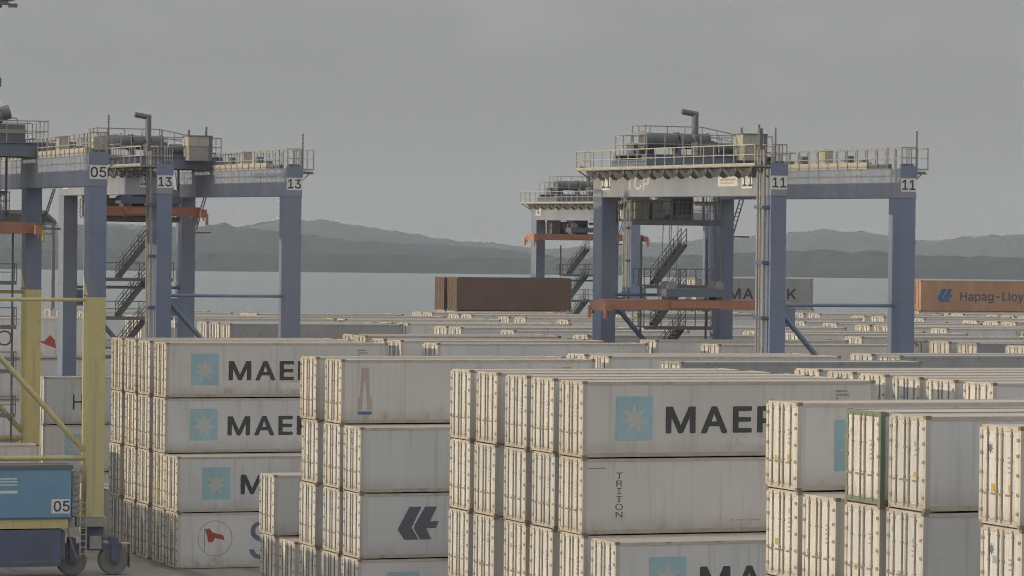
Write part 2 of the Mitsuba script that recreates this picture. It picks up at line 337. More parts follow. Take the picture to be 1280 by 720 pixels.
def mark_sud(c, tw):
    ring = Point(2.0, 1.55).buffer(0.92).difference(Point(2.0, 1.55).buffer(0.89))
    part(c, 'ring_logo', vf_ply(shift(extr(ring), 0, YF, 0), 'dark_grey_container'), tw)
    fl = Polygon([(1.46, 2.02), (1.70, 2.08), (1.86, 1.86), (2.42, 1.72), (2.52, 1.44), (2.02, 1.58), (1.86, 1.36), (1.62, 1.36), (1.58, 1.64)])
    part(c, 'pennant', vf_ply(shift(extr(fl), 0, YF-0.001, 0), 'logo_red'), tw)
    part(c, 'pole', mikit.ply(cbox(1.42, 1.46, YF-0.004, YF, 0.85, 2.08), 'dark_grey_container'), tw)
    part(c, 'lettering', vf_ply(shift(text('S', 1.95, False, 1.0), 3.85, YF, 0.45), 'faded_navy'), tw)
def mark_triangle(c, tw):
    g = Polygon([(0, 0), (0.02, 0.55), (0.10, 0.6), (0.16, 1.9), (0.52, 1.9), (0.56, 0.6), (0.66, 0.55), (0.66, 0), (0.44, 0), (0.42, 0.62), (0.36, 1.3), (0.28, 1.3), (0.24, 0.62), (0.2, 0)])
    part(c, 'faded_logo', vf_ply(shift(extr(g), 0.78, YF, 0.62), 'faded_red'), tw)
    part(c, 'blue_bar', mikit.ply(cbox(0.78, 1.44, YF-0.004, YF, 0.42, 0.56), 'logo_blue'), tw)
pri('faded_navy', (0.17, 0.185, 0.27), 0.6)
pri('faded_red', (0.50, 0.40, 0.385), 0.6)
def mark_hapag(c, tw):
    part(c, 'arrow_logo', vf_ply(shift(extr(chevrons(1.25/168)), 1.75, YF, 0.85), 'logo_blue'), tw)
    part(c, 'lettering', vf_ply(shift(text('Hapag-Lloyd', 0.78, True, 1.12), 4.15, YF, 1.02), 'navy_lettering'), tw)
def mark_tro(c, tw):
    part(c, 'lettering', vf_ply(shift(text('TRO', 1.05, False, 1.2), 2.45, YF, 0.95), 'slate_lettering'), tw)
    g = Polygon([(0, 0.55), (0.55, 0.5), (1.0, 0.95), (1.35, 0.55), (1.42, 0.0), (0.8, 0.22)])
    part(c, 'red_logo', vf_ply(shift(extr(g), 7.55, YF, 0.75), 'logo_red'), tw)
def mark_h(c, tw):
    part(c, 'lettering', vf_ply(shift(text('H', 0.9, False, 0.9), 1.8, YF, 0.9), 'grey_lettering'), tw)
def mark_emblem(c, tw):
    vf = shift(extr(star_poly(0, 0, 0.20, 8, 0.45)), -1.80, 0.0, 2.2)
    q = to_west(vf); part(c, 'emblem', vf_ply((q[0] + np.array([0.016, 0, 0]), q[1]), 'faded_navy'), tw)
MARKS = dict(emblem=mark_emblem, maersk=mark_maersk, hl=mark_hl, triton=mark_triton, sud=mark_sud, tri=mark_triangle, hapag=mark_hapag, tro=mark_tro, h=mark_h, star=mark_star)
def side_codes(c, tw, r):
    m = MB(); x = LC-1.7
    for i, (w, z) in enumerate(((0.55, 2.45), (0.62, 2.31), (0.16, 2.17))):
        m.box(x, x+w*r.uniform(0.8, 1.0), YF-0.003, YF, z, z+0.07)
    for i in range(3): m.box(x+0.1+0.24*i, x+0.24+0.24*i, YF-0.003, YF, 2.0, 2.07)
    part(c, 'print_lines', m.ply('dark_grey_container'), tw)
    if r.random() < 0.5: part(c, 'repair_patch', mikit.ply(cbox(3+5*r.random(), 9, YF-0.002, YF+0.004, 0.42, 0.42+r.uniform(0.25, 0.6)), f'white_paint_{r.randint(0, 4)}'), tw)
def stickers(c, tw, r):
    """small notices on the doors (face -X)"""
    for _ in range(r.randint(1, 3)):
        yel = r.random() < 0.6
        y = r.choice((0.66, 1.16, 1.62, 2.02)) + r.uniform(-0.05, 0.05); z = r.uniform(0.75, 1.05) if yel else r.uniform(1.7, 2.2)
        w = r.uniform(0.07, 0.13); h = r.uniform(0.12, 0.24)
        part(c, 'notice', mikit.ply(cbox(0.010, 0.018, y-w, y+w, z, z+h), 'sticker_yellow' if yel else 'sticker_blue'), tw)
    y = 0.66
    m = MB()
    for i in range(r.randint(3, 5)): m.box(0.012, 0.018, y-0.17*r.uniform(0.7, 1.1), y+0.12, 1.95-0.14*i, 2.0-0.14*i)
    part(c, 'print_lines', m.ply('dark_grey_container'), tw)

YARD = []      # every container: bay name, X, Y, tier (1 = on the ground), detail, kind, mark
def stack(name, X, rows):
    for r, spec in enumerate(rows):
        Y, n = spec[0], spec[1]; ex = spec[2] if len(spec) > 2 else {}
        for t in range(1, n+1):
            jx = random.uniform(-0.06, 0.06) if name[0] in 'EDCBMAS' else random.uniform(-0.22, 0.22)
            YARD.append(dict(stack=name, row=r, x=X+jx, y=Y, tier=t, rows=len(rows), top=n, mark=ex.get(t), kind=ex.get('kind', {}).get(t)))
stack('E', 47.7, [(86.2, 4, {4: 'emblem', 3: 'emblem'})])
stack('D', 48.0, [(92.65, 4), (95.55, 4, {'kind': {4: 'green'}})])
stack('C', 48.2, [(99.05, 3), (102.05, 4, {4: 'star', 3: 'star'})])
stack('B', 48.2, [(117.6, 2, {2: 'maersk'}), (120.75, 4, {4: 'maersk', 3: 'triton'}), (123.8, 4), (126.8, 4), (130.2, 4), (133.3, 4)])
stack('M', 47.1, [(144.4, 3, {2: 'hl', 1: 'maersk'}), (147.3, 4, {4: 'tri'}), (150.8, 4), (154.0, 1), (157.3, 2)])
stack('A', 46.5, [(172.6, 2, {2: 'maersk', 1: 'sud'}), (175.4, 4, {4: 'maersk', 3: 'maersk'}), (178.6, 4), (181.6, 4), (184.6, 4)])
stack('S2', 47.1, [(191.4, 1), (194.4, 1), (206.2, 3, {3: 'h', 2: 'star'})])
stack('S1', 47.0, [(241.0, 4, {4: 'tro'}), (244, 4), (247, 4)])
stack('S3', 29.8, [(185.0, 2)])
stack('B2', 64.0, [(118.0, 4), (121.05, 4), (124.1, 4), (127.15, 4), (130.2, 4), (133.3, 4)])
stack('M2', 62.0, [(143.7, 4, {'kind': {4: 'dark'}}), (146.7, 3), (149.5, 3), (152.1, 4), (155.2, 4), (158.2, 3)])
stack('A2', 61.4, [(175.0, 4), (178.0, 3), (181.0, 4), (184.0, 4)])
brk = random.Random(5)
def block(name, X, lane, pattern):
    pattern = ''.join('3' if (ch == '4' and brk.random() < 0.22) else ch for ch in pattern)
    X = X + brk.uniform(-0.3, 0.3)
    stack(name, X, [(lane + 1.9 + 3.0*k, int(n)) for k, n in enumerate(pattern) if n != '0'])
BAYS = {3: 77.4, 4: 94.8, 5: 113.2, 6: 131.6, 7: 147.6}
LANES = {'b': 117.9, 'm': 141.7, 'a': 165.5, 'p': 189.3, 'q': 213.1, 'r': 236.9, 's': 260.7}
block('2p', 62.6, LANES['p'], '443332'); block('2q', 64.2, LANES['q'], '223444'); block('2r', 64.4, LANES['r'], '342344'); block('2s', 64.4, LANES['s'], '3443434')
PAT = {'3m': '443443', '3a': '244434', '3p': '443444', '3q': '443344', '3r': '344334', '3s': '4434433', '4m': '434444', '4a': '443444', '4p': '443434', '4q': '344434', '4r': '443444', '4s': '4434440',
       '5p': '444344', '5q': '4344434', '5r': '444344', '5s': '4344444', '6r': '444434', '6s': '4443444', '7r': '444344', '7s': '4444344'}
for kk, pt in PAT.items(): block(kk, BAYS[int(kk[0])], LANES[kk[1]], pt)
stack('brown', 100.35, [(281.2, 5, {'kind': {5: 'brown'}}), (284.2, 5, {'kind': {5: 'brown'}})])
stack('farword', 131.4, [(300.4, 5, {5: 'maersk', 'kind': {5: 'dark'}})])
stack('orange', 150.2, [(291.4, 5, {5: 'hapag', 'kind': {5: 'orange'}}), (294.4, 5, {'kind': {5: 'orange'}})])
#VIS_END
VIS = {'E': '032 042', 'D': '032 042 132 142', 'C': '032 121 132 142', 'B': '022 122 132 142 222 232 242 322 332 342 422 432 442 522 532 542', 'M': '012 022 032 111 122 132 142 212 222 232 242 312 412 422', 'A': '012 022 112 122 132 142 212 222 232 242 312 322 332 342 412 422 432 442', 'S2': '012 112 212 222 232', 'S1': '011 022 032 042 141 241', 'S3': '012 022', 'B2': '042 142 242 342 442 542', 'M2': '042 342 441', 'A2': '042 242 341', '2p': '041 141', '2q': '342 441 541', '2r': '142 442 541', '2s': '031 131 242 441 641', '3m': '342 441', '3a': '242 542', '3p': '142 542', '3q': '042 141 442 541', '3r': '141 241 541', '3s': '041 141', '4a': '141 341 441 541', '4p': '042 342 541', '4q': '142 241 341', '4r': '142 441 541', '4s': '041 141 341 441', '5p': '441', '5q': '041 241 341 441 641', '5r': '041 542', '5s': '342 441 541 641', '6r': '041 141 241 541', '6s': '041 141 441 541 641', '7s': '141 241 341 541 641', 'brown': '041 052 141 151', 'farword': '041 052', 'orange': '041 052 141 151'}
STACKS = {  # how a person would find the stack
 'E': 'stack at the right edge', 'D': 'stack with the green framed container', 'C': 'stack left of the green framed container',
 'B': 'middle stack with vertical lettering', 'M': 'stack with the dark arrow logo', 'A': 'left stack beside the yellow crane legs',
 'S2': 'low stack between the yellow legs', 'S1': 'far left stack with red logo', 'S3': 'low stack behind the blue engine house',
 'B2': 'stack behind the middle stack', 'M2': 'stack behind the dark arrow logo stack', 'A2': 'stack right behind the left stack'}
BAYW = {'2': 'first', '3': 'second', '4': 'third', '5': 'fourth', '6': 'fifth', '7': 'last'}
LANEW = {'m': 'nearest', 'a': 'second nearest', 'p': 'third nearest', 'q': 'fourth nearest', 'r': 'second farthest', 's': 'farthest'}
ORD = ['front', 'second', 'third', 'fourth', 'fifth', 'sixth', 'seventh']
LOOK = {'maersk': 'with blue star square and grey lettering', 'hl': 'with dark double arrow logo', 'triton': 'with vertical grey lettering', 'sud': 'with ring, red pennant and navy letter',
        'tri': 'with faded red emblem and blue bar', 'tro': 'with grey lettering and red logo', 'h': 'with one grey letter', 'star': 'with blue star square', 'emblem': 'with faded blue emblem on its door'}
def label_of(c):
    s, r, t, top = c['stack'], c['row'], c['tier'], c['top']
    if s == 'brown': return ('dark brown container, highest before the water left of the right crane' if r == 0 and t == 5 else ('second brown container, just behind the highest dark brown one' if t == 5 else f'white container {"under" if r == 0 else "under the hinder one of"} the dark brown pair before the water'))
    if s == 'farword': return ('dull grey container with dark lettering, raised against the water behind the right crane' if t == 5 else 'white container under the lettered one raised against the water')
    if s == 'orange':
        if t == 5: return 'orange container with blue arrow logo and navy lettering at the right' if r == 0 else 'orange container hidden behind the lettered orange one'
        return f'white container under the {"lettered" if r == 0 else "hinder"} orange one, right edge'
    tierw = 'top' if t == top else ('bottom' if t == 1 else {1: 'second', 2: 'third'}.get(top-t, 'lower'))
    kind = {'green': 'green framed white', 'dark': 'dull grey'}.get(c['kind'], 'white')
    if s in STACKS:
        look = LOOK.get(c['mark'], '')
        tw = {'top': 'top tier', 'bottom': 'bottom tier'}.get(tierw, f'{tierw} tier from top')
        col = f'{ORD[r]} column' + (' from front' if r else '')
        words = f'{kind} reefer {look}, {tw}, {col}, {STACKS[s]}' if look else f'{kind} reefer container, {tw}, {col}, {STACKS[s]}'
        words = words.replace(' ,', ',')
        if len(words.split()) > 16: words = words.replace(' from front', '').replace('reefer ', '').replace('stack with the', 'the').replace('with blue star square and grey lettering', 'with star square and lettering')
        return ' '.join(words.split()[:16])
    return f'white container, {ORD[r]} row of the {LANEW[s[1]]} block, {BAYW[s[0]]} bay from left'
GROUPS = {'near': 'white refrigerated containers in the near stacks', 'far': 'white containers in the far blocks'}
hidden = MB()
cr = random.Random(21)
for c in YARD:
    lev = next((int(q[2]) for q in VIS.get(c['stack'], '').split() if int(q[0]) == c['row'] and int(q[1]) == c['tier']), 0)
    x, y, z = c['x'], c['y'], (c['tier']-1)*TIER
    if c['stack'] in ('brown',): sxx = 0.87
    else: sxx = 1.0
    if not lev:
        hidden.box(x+0.01, x+LC*sxx-0.01, y+0.01, y+WC-0.01, z+0.03, z+TIER-0.03); continue
    near = c['stack'] in STACKS and c['stack'] not in ('S1', 'S2', 'S3', 'A2', 'M2')
    kind = c['kind'] or cr.choice((0, 0, 1, 1, 2, 3, 4) if c['stack'] in STACKS else (0, 1, 1, 2, 3, 3, 4, 4, 'dark'))
    k = thing('shipping_container', label_of(c), 'container', None if c['stack'] in ('brown', 'orange', 'farword') else GROUPS['near' if c['stack'] in STACKS else 'far'])
    tw = tr(x, y, z) if sxx == 1 else tr(x, y, z).scale([sxx, 1, 1])
    part(k, 'shell', CN['shell', kind], tw)
    part(k, 'frame', CN['frame', kind], tw, 'green painted end frame' if kind == 'green' else None)
    for d in CN['door', kind]: part(k, 'door', d, tw)
    if near and lev == 2:
        for d in CN['rods']: part(k, 'locking_rod', d, tw)
        for d in CN['hinges']: part(k, 'hinge_row', d, tw)
        for d in CN['castings']: part(k, 'corner_casting', d, tw)
        if kind not in ('orange', 'brown'): stickers(k, tw, cr); side_codes(k, tw, cr)
    else:
        part(k, 'locking_gear', CN['gear'], tw); part(k, 'corner_castings', CN['castings_joined'], tw)
    if c['mark']: MARKS[c['mark']](k, tw)
# stacks outside the picture on the left, which keep the evening sun off the lowest tiers
for yy in np.arange(140, 189, 3.0): hidden.box(8, 8+LC, yy, yy+WC, 0.03, 2*TIER)
scene['container_block'] = hidden.ply('white_paint_1')
labels['container_block'] = {'label': 'container stacks hidden behind and under the visible ones', 'category': 'containers', 'kind': 'stuff'}

# ------------------------------------------------------------------ rubber tyred gantry cranes
def rail_run(m, pts, h=1.08, step=1.3, r=0.024, mid=True):
    pts = [np.asarray(p, float) for p in pts]
    up = np.array([0, 0, 1.0])
    for a, b in zip(pts[:-1], pts[1:]):
        L = np.linalg.norm(b-a); n = max(1, int(round(L/step)))
        for i in range(n+1):
            p = a + (b-a)*i/n; m.bar(p, p+up*h, 2*r)
        m.bar(a+up*h, b+up*h, 2.4*r)
        if mid: m.bar(a+up*h*0.52, b+up*h*0.52, 1.8*r)
    return m
def gantry_crane(label, origin, wb, span, skew, num, trolley_v, spread_z, spread_len, yellow=False, festoon=True, exhaust='elbow', over=0.0, tray=3.4):
    X0, Y0, pivot = origin
    tw = T().translate([float(X0), float(Y0), 0]).rotate([0, 0, 1], -skew).translate([float(-pivot), 0, 0])
    warp = lambda v: np.c_[v[:, 0], v[:, 1], v[:, 2] + 0.0098*v[:, 1]*np.clip(v[:, 2]/14, 0, 1)]
    C = thing('gantry_crane', label, 'crane', 'rubber tyred gantry cranes in the yard')
    def P(name, m, bsdf, parent=None, lab=None, smooth=False): return part(parent or C, name, m.ply(bsdf, smooth, warp), tw, lab)
    gb, gt, hu, hv = 19.6, 21.1, 0.44, 0.70
    for u in (0, wb):
        for v in (0, span):
            if yellow:
                m = MB(); V, F = cbox(u-hu, u+hu, v-hv, v+hv, 2.96, 14.0); V = V.copy()
                top = V[:, 2] > 10; V[top & (V[:, 0] < u) & (V[:, 1] > v), 2] = 15.1
                m.add(V, F); P('leg_base', m, 'crane_yellow', lab='lower leg painted yellow')
                m = MB(); V2, F2 = cbox(u-hu, u+hu, v-hv, v+hv, 14.0, gb); V2 = V2.copy()
                bot = V2[:, 2] < 16; V2[bot & (V2[:, 0] < u) & (V2[:, 1] > v), 2] = 15.1
                m.add(V2, F2); P('leg', m, 'crane_blue')
            else:
                P('leg', MB().box(u-hu, u+hu, v-hv, v+hv, 2.96, gb), 'crane_blue')
            m = MB()
            for zz in ((14.02, 17.2) if yellow else (8.4, 14.02, 17.2)): m.box(u-hu-0.03, u+hu+0.03, v-hv-0.03, v+hv+0.03, zz, zz+0.07)
            P('splice_flange', m, 'crane_blue')
            # bogie: equaliser, two wheels
            m = MB().box(u-0.5, u+0.5, v-0.35, v+0.35, 1.55, 2.44).box(u-1.45, u+1.45, v-0.28, v+0.28, 1.25, 1.6)
            for s in (-1, 1): m.box(u+s*1.06-0.16, u+s*1.06+0.16, v-0.42, v-0.30, 0.7, 1.9).box(u+s*1.06-0.16, u+s*1.06+0.16, v+0.30, v+0.42, 0.7, 1.9)
            B = P('bogie', m, 'tank_blue')
            P('drive_box', MB().box(u-0.25, u+0.35, v-0.66, v-0.37, 1.35, 2.0), 'galvanised_steel', B)
            for s in (-1, 1):
                prof = np.array([(0.34, -0.22), (0.62, -0.27), (0.72, -0.25), (0.755, -0.16), (0.755, 0.16), (0.72, 0.25), (0.62, 0.27), (0.34, 0.22), (0.34, -0.22)])
                w = trimesh.creation.revolve(prof, sections=36); vv = np.array(w.vertices)
                W = P('wheel', MB().add(np.c_[vv[:, 0]+u+s*1.06, vv[:, 2]+v, vv[:, 1]+0.755], np.array(w.faces)), 'rubber', B, smooth=40)
                P('hub', MB().tube((u+s*1.06, v-0.24, 0.755), (u+s*1.06, v+0.24, 0.755), 0.345, 18).tube((u+s*1.06, v-0.30, 0.755), (u+s*1.06, v-0.24, 0.755), 0.15, 12), 'dark_machine', B)
    for v in (0, span):
        P('sill_beam', MB().box(-0.62, wb+0.62, v-0.42, v+0.42, 2.45, 2.958), 'crane_yellow' if yellow else 'crane_blue')
        P('tie_bar', MB().tube((hu, v, 13.85), (wb-hu, v, 13.85), 0.095, 10), 'crane_yellow' if yellow else 'crane_blue', smooth=40)
        P('tie_bar', MB().tube((hu, v, 5.9), (wb-hu, v, 5.9), 0.135, 10), 'crane_yellow' if yellow else 'crane_blue', smooth=40)
        P('brace', MB().tube((hu, v, 13.55), (wb-hu, v, 6.25), 0.145, 10).box(hu, hu+0.9, v-0.03, v+0.03, 12.7, 13.7), 'crane_yellow' if yellow else 'crane_blue', smooth=40)
    legs_span, span = span, span + over      # the girders may run on past the far legs
    for u in (0, wb):
        m = MB().box(u-hu-0.02, u+hu+0.02, -hv-0.02, span+hv+0.02, gb, gt)
        G = P('girder', m, 'crane_grey_blue' if u == 0 else 'girder_blue')
        P('girder_flange', MB().box(u-hu-0.06, u+hu+0.06, -hv-0.05, span+hv+0.05, gt, gt+0.05).box(u-hu-0.05, u+hu+0.05, -hv-0.04, span+hv+0.04, gb-0.04, gb), 'crane_blue', G)
        P('end_plate', MB().box(u-hu-0.06, u+hu+0.06, -hv-0.06, -hv-0.023, gt-0.46, gt+0.18), 'crane_blue', G)
        if u:  # pale weathered panels on the inner face and stiffener welds
            mm = MB()
            for vv in np.arange(1.5, span-1, 1.55): mm.box(u-hu-0.034, u-hu-0.018, vv, vv+0.04, gb+0.05, gt-0.05)
            P('stiffener', mm, 'crane_grey_blue', G)
        pl = P('number_plate', MB().box(u-hu-0.01, u+hu+0.01, -hv-0.035, -hv-0.021, gt-1.18, gt-0.47), 'plate_white', G)
        t = text(num, 0.50, True, 1.0); w = t[0][:, 0].max()
        P('lettering', MB().add(*shift(t, u-w/2, -hv-0.036, gt-1.075)), 'black_lettering', pl)
    # marks on the outer face of the left girder (-u side)
    def west(vf, v_from, z, off=0.026): 
        q = to_west(vf); return q[0] + np.array([-hu-off, v_from, z]), q[1]
    for v_hi in (3.0, span-0.55):
        pl = P('number_plate', MB().box(-hu-0.034, -hu-0.021, v_hi-1.35, v_hi, gb+0.38, gb+1.22), 'plate_white')
        P('lettering', MB().add(*west(text(num, 0.60, True, 1.35), v_hi-(0.12 if len(num) > 1 else 0.4), gb+0.50, 0.036)), 'black_lettering', pl)
    if num == '11':
        P('lettering', MB().add(*west(text('TCP', 0.72, True, 1.75), span-4.4, gb+0.40)), 'logo_white')
        pl = P('notice_board', MB().box(-hu-0.034, -hu-0.021, 3.5, 6.1, gb+0.50, gb+1.02), 'plate_white')
        P('print_lines', MB().box(-hu-0.038, -hu-0.034, 3.8, 5.8, gb+0.80, gb+0.90).box(-hu-0.038, -hu-0.034, 4.0, 5.8, gb+0.64, gb+0.72), 'faded_red', pl)
    # walkway and festoon on the outer side of the left girder
    P('walkway', MB().box(-1.42, -hu-0.03, -hv, span+1.1, gt+0.0, gt+0.06), 'galvanised_steel')
    m = MB()
    for vv in np.arange(-0.4, span+1, 1.9): m.bar((-hu-0.03, vv, gt-0.55), (-1.38, vv, gt), 0.06)
    P('brackets', m, 'dark_machine')
    P('handrail', rail_run(MB(), [(-1.40, -hv, gt+0.06), (-1.40, span+1.1, gt+0.06), (-0.5, span+1.1, gt+0.06)]), 'cream_paint')
    P('toe_board', MB().box(-1.43, -1.41, -hv, span+1.1, gt+0.06, gt+0.18), 'cream_paint')
    if festoon:
        m = MB(); per = 1.95
        for a in np.arange(0.4, span-1.5, per):
            for q in range(9):
                dd = 0.06 + 0.045*q; tt = np.linspace(0, 1, 9)
                pts = [(-0.98-0.05*(q % 2), a+per*s, gt-0.06-dd*(1-(2*s-1)**2)) for s in tt]
                m.poly(pts, 0.036, 4)
            m.box(-1.12, -0.86, a-0.10, a+0.10, gt-0.22, gt-0.03)
        P('festoon_cable', m, 'dark_machine')
    # right girder: cable tray, handrail, cabinet
    P('cable_tray', MB().box(wb-hu+0.02, wb-hu+0.30, tray, span-0.5, gt+0.06, gt+0.42), 'cream_paint')
    if tray > 2: P('tow_cable_box', MB().box(wb-hu+0.05, wb-hu+0.3, 1.0, 3.35, gt+0.06, gt+0.30), 'dark_machine')
    P('handrail', rail_run(MB(), [(wb-hu+0.0, 0.9, gt+0.05), (wb-hu+0.0, span+0.6, gt+0.05)], step=1.25), 'galvanised_steel')
    P('handrail', rail_run(MB(), [(wb+hu+0.7, -hv, gt+0.05), (wb+hu+0.7, span+0.6, gt+0.05)], step=1.25), 'galvanised_steel')
    P('walkway', MB().box(wb+hu+0.06, wb+hu+0.75, -hv, span+0.6, gt-0.02, gt+0.05), 'galvanised_steel')
    P('cabinet', MB().box(wb-0.15, wb+0.35, 9.2, 9.9, gt+0.06, gt+1.15).box(wb-0.2, wb+0.4, 9.15, 9.95, gt+1.15, gt+1.2), 'cream_paint')
    m = MB()
    for vv, hh in ((4.5, 0.5), (6.3, 0.75), (12.2, 0.8), (14.0, 0.55), (16.4, 0.8), (18.2, 0.6)): m.box(wb-0.12, wb+0.22, vv, vv+0.5, gt+0.06, gt+0.06+hh)
    P('junction_boxes', m, 'dark_machine')
    for u in (0, wb):
        P('end_cage', rail_run(rail_run(MB(), [(u-0.42, -hv-0.02, gt+0.06), (u+0.42, -hv-0.02, gt+0.06), (u+0.42, 0.9, gt+0.06)], 1.1, 0.5), [(u-0.42, -hv-0.02, gt+0.06), (u-0.42, 0.9, gt+0.06)], 1.1, 0.8), 'galvanised_steel')
        P('antenna', MB().tube((u-0.18 if u == 0 else u+hu+0.08, -hv+0.1, gt+0.05), (u-0.18 if u == 0 else u+hu+0.08, -hv+0.1, gt+2.05), 0.045, 6), 'dark_machine')
        P('buffer_box', MB().box(u-0.25, u+0.35, -hv+0.1, -hv+0.5, gt+0.06, gt+0.30), 'dark_machine')
    P('lamp_bracket', MB().box(wb+hu+0.02, wb+hu+0.85, -0.35, 0.05, gt-0.25, gt-0.19).bar((wb+hu+0.02, -0.15, gt-0.75), (wb+hu+0.6, -0.15, gt-0.25), 0.05).box(wb+hu+0.3, wb+hu+0.8, -0.3, 0.0, gt-0.19, gt-0.10), 'galvanised_steel')
    # conduits, ladder on the outer face of the near left leg
    m = MB()
    for vv, r in ((-0.42, 0.07), (0.02, 0.05), (0.34, 0.07)): m.tube((-hu-0.30, vv, 3.2), (-hu-0.30, vv, gt+0.9), r, 8)
    P('conduit', m, 'galvanised_steel', smooth=40)
    m = MB()
    for zz in np.arange(4.4, gt, 2.9): m.box(-hu-0.44, -hu, -0.55, 0.48, zz, zz+0.16)
    P('pipe_clamp', m, 'tank_blue')
    P('cable_post', MB().box(-hu-0.42, -hu-0.24, -0.1, 0.1, gt+0.9, gt+2.0), 'dark_machine')
    # trolley
    tv = trolley_v
    Tm = MB()
    for uu in (0.0, wb): Tm.box(uu-0.28, uu+0.28, tv-2.6, tv+2.6, gt+0.12, gt+0.62)
    for vv in (tv-2.3, tv+2.0): Tm.box(-0.28, wb+0.28, vv, vv+0.35, gt+0.15, gt+0.85)
    Tm.box(-0.2, wb+0.2, tv-2.4, tv+2.4, gt+0.86, gt+0.92)
    TR = P('trolley', Tm, 'trolley_blue')
    for a, b in ((0.55, 2.45), (2.75, 4.5)):
        m = MB().tube((a, tv-0.2, gt+1.75), (b, tv-0.2, gt+1.75), 0.42, 20).tube((a-0.08, tv-0.2, gt+1.75), (a, tv-0.2, gt+1.75), 0.52, 20).tube((b, tv-0.2, gt+1.75), (b+0.08, tv-0.2, gt+1.75), 0.52, 20)
        for s in np.arange(a+0.12, b, 0.16): m.tube((s, tv-0.2, gt+1.75), (s+0.05, tv-0.2, gt+1.75), 0.455, 20)
        P('hoist_drum', m, 'dark_machine', TR)
        P('drum_bearing', MB().box(b+0.1, b+0.3, tv-0.6, tv+0.3, gt+0.92, gt+1.8), 'trolley_blue', TR)
    P('hoist_motor', MB().tube((4.9, tv-0.9, gt+1.35), (6.1, tv-0.9, gt+1.35), 0.36, 14).box(4.8, 5.6, tv-1.3, tv-0.4, gt+0.92, gt+1.1).tube((4.7, tv+0.6, gt+1.3), (6.3, tv+0.6, gt+1.3), 0.33, 14).box(0.3, 1.6, tv+0.7, tv+1.8, gt+0.92, gt+1.6).box(3.2, 4.4, tv-1.9, tv-1.0, gt+0.92, gt+1.7), 'dark_machine', TR)
    rr = MB(); z = gt+0.92
    rail_run(rr, [(-0.15, tv-2.35, z), (-0.15, tv+2.35, z), (wb+0.15, tv+2.35, z), (wb+0.15, tv-2.35, z), (-0.15, tv-2.35, z)], 1.15, 1.2)
    rail_run(rr, [(0.3, tv-1.0, z+0.75), (0.3, tv+0.9, z+0.75), (4.7, tv+0.9, z+0.75), (6.6, tv+0.9, z+0.4)], 0.95, 1.1)
    P('trolley_rail', rr, 'galvanised_steel', TR)
    if exhaust == 'elbow':
        P('electric_house', MB().box(5.45, 6.75, tv-3.3, tv-2.1, gt+0.66, gt+1.55), 'galvanised_steel', TR)
        P('cooling_unit', MB().box(5.4, 6.7, tv-3.35, tv-2.05, gt+1.55, gt+2.12), 'cream_paint', TR)
        P('house_roof', MB().box(5.35, 6.95, tv-3.4, tv-2.0, gt+2.12, gt+2.20).box(6.71, 6.93, tv-3.36, tv-2.04, gt+0.7, gt+2.12).tube((5.6, tv-2.7, gt+2.2), (5.6, tv-2.7, gt+2.55), 0.07, 8).tube((6.7, tv-2.7, gt+2.2), (6.7, tv-2.7, gt+2.75), 0.07, 8), 'dark_machine', TR)
    if exhaust == 'elbow':
        P('exhaust_pipe', MB().tube((3.6, tv-0.6, gt+0.9), (3.6, tv-0.6, gt+3.35), 0.19, 12).tube((3.75, tv-0.6, gt+3.30), (2.75, tv-0.6, gt+3.46), 0.17, 12), 'dark_machine', TR, smooth=40)
    else:
        m = MB(); pts = [(5.0, tv, gt+1.0), (5.05, tv, gt+1.7), (5.25, tv, gt+2.2), (5.6, tv, gt+2.5), (6.0, tv, gt+2.62)]
        for a, b, r in zip(pts[:-1], pts[1:], (0.28, 0.32, 0.36, 0.40)): m.tube(a, b, r, 14)
        P('exhaust_pipe', m, 'dark_machine', TR, smooth=50)
        P('engine_casing', MB().box(2.2, 6.6, tv-1.6, tv+1.6, gt+0.92, gt+1.9), 'dark_machine', TR)
        P('casing_stripe', MB().box(2.15, 6.65, tv-1.66, tv-1.6, gt+1.4, gt+1.62), 'galvanised_steel', TR)
    # cabin and its platform under the trolley
    pz, c0, c1 = 18.3, tv+1.5, tv+4.1
    P('cabin_platform', MB().box(0.5, 6.3, c0, c1, pz-0.13, pz).box(0.6, 6.2, c0-0.05, c0, pz-0.33, pz-0.05), 'stair_steel')
    P('platform_rail', rail_run(MB(), [(0.5, c1, pz), (0.5, c0, pz), (6.3, c0, pz), (6.3, c1, pz)], 1.05, 0.9), 'stair_steel')
    for uu in (0.65, 6.15):
        for vv in (c0+0.15, c1-0.15): P('hanger', MB().bar((uu, vv, pz), (uu, vv, gt+0.2), 0.12), 'galvanised_steel')
    z0, z1, k0, k1 = pz, pz+1.42, c0+0.1, c0+2.2
    CB = P('cabin', MB().box(3.1, 4.5, k0, k1, z0, z0+0.3).box(3.1, 4.5, k0, k1, z1-0.2, z1).box(3.1, 3.2, k0, k0+0.1, z0, z1).box(4.4, 4.5, k0, k0+0.1, z0, z1).box(3.1, 3.2, k1-0.1, k1, z0, z1).box(4.4, 4.5, k1-0.1, k1, z0, z1).box(3.75, 3.85, k0, k0+0.05, z0, z1), 'dark_machine')
    P('window', MB().box(3.13, 4.47, k0+0.06, k1-0.06, z0+0.3, z1-0.2), 'window_glass', CB)
    P('equipment_cabinet', MB().box(0.9, 1.8, c0+0.3, c0+1.6, pz, pz+1.3), 'galvanised_steel')
    P('equipment_cabinet', MB().box(2.0, 2.7, c0+0.3, c0+1.2, pz, pz+1.15), 'galvanised_steel')
    P('lamp_box', MB().box(4.7, 6.2, c0+0.1, c0+0.3, pz+0.85, pz+1.1), 'cream_paint')
    span = legs_span
    # spreader, headblock, ropes
    uc, h = wb/2, spread_len/2
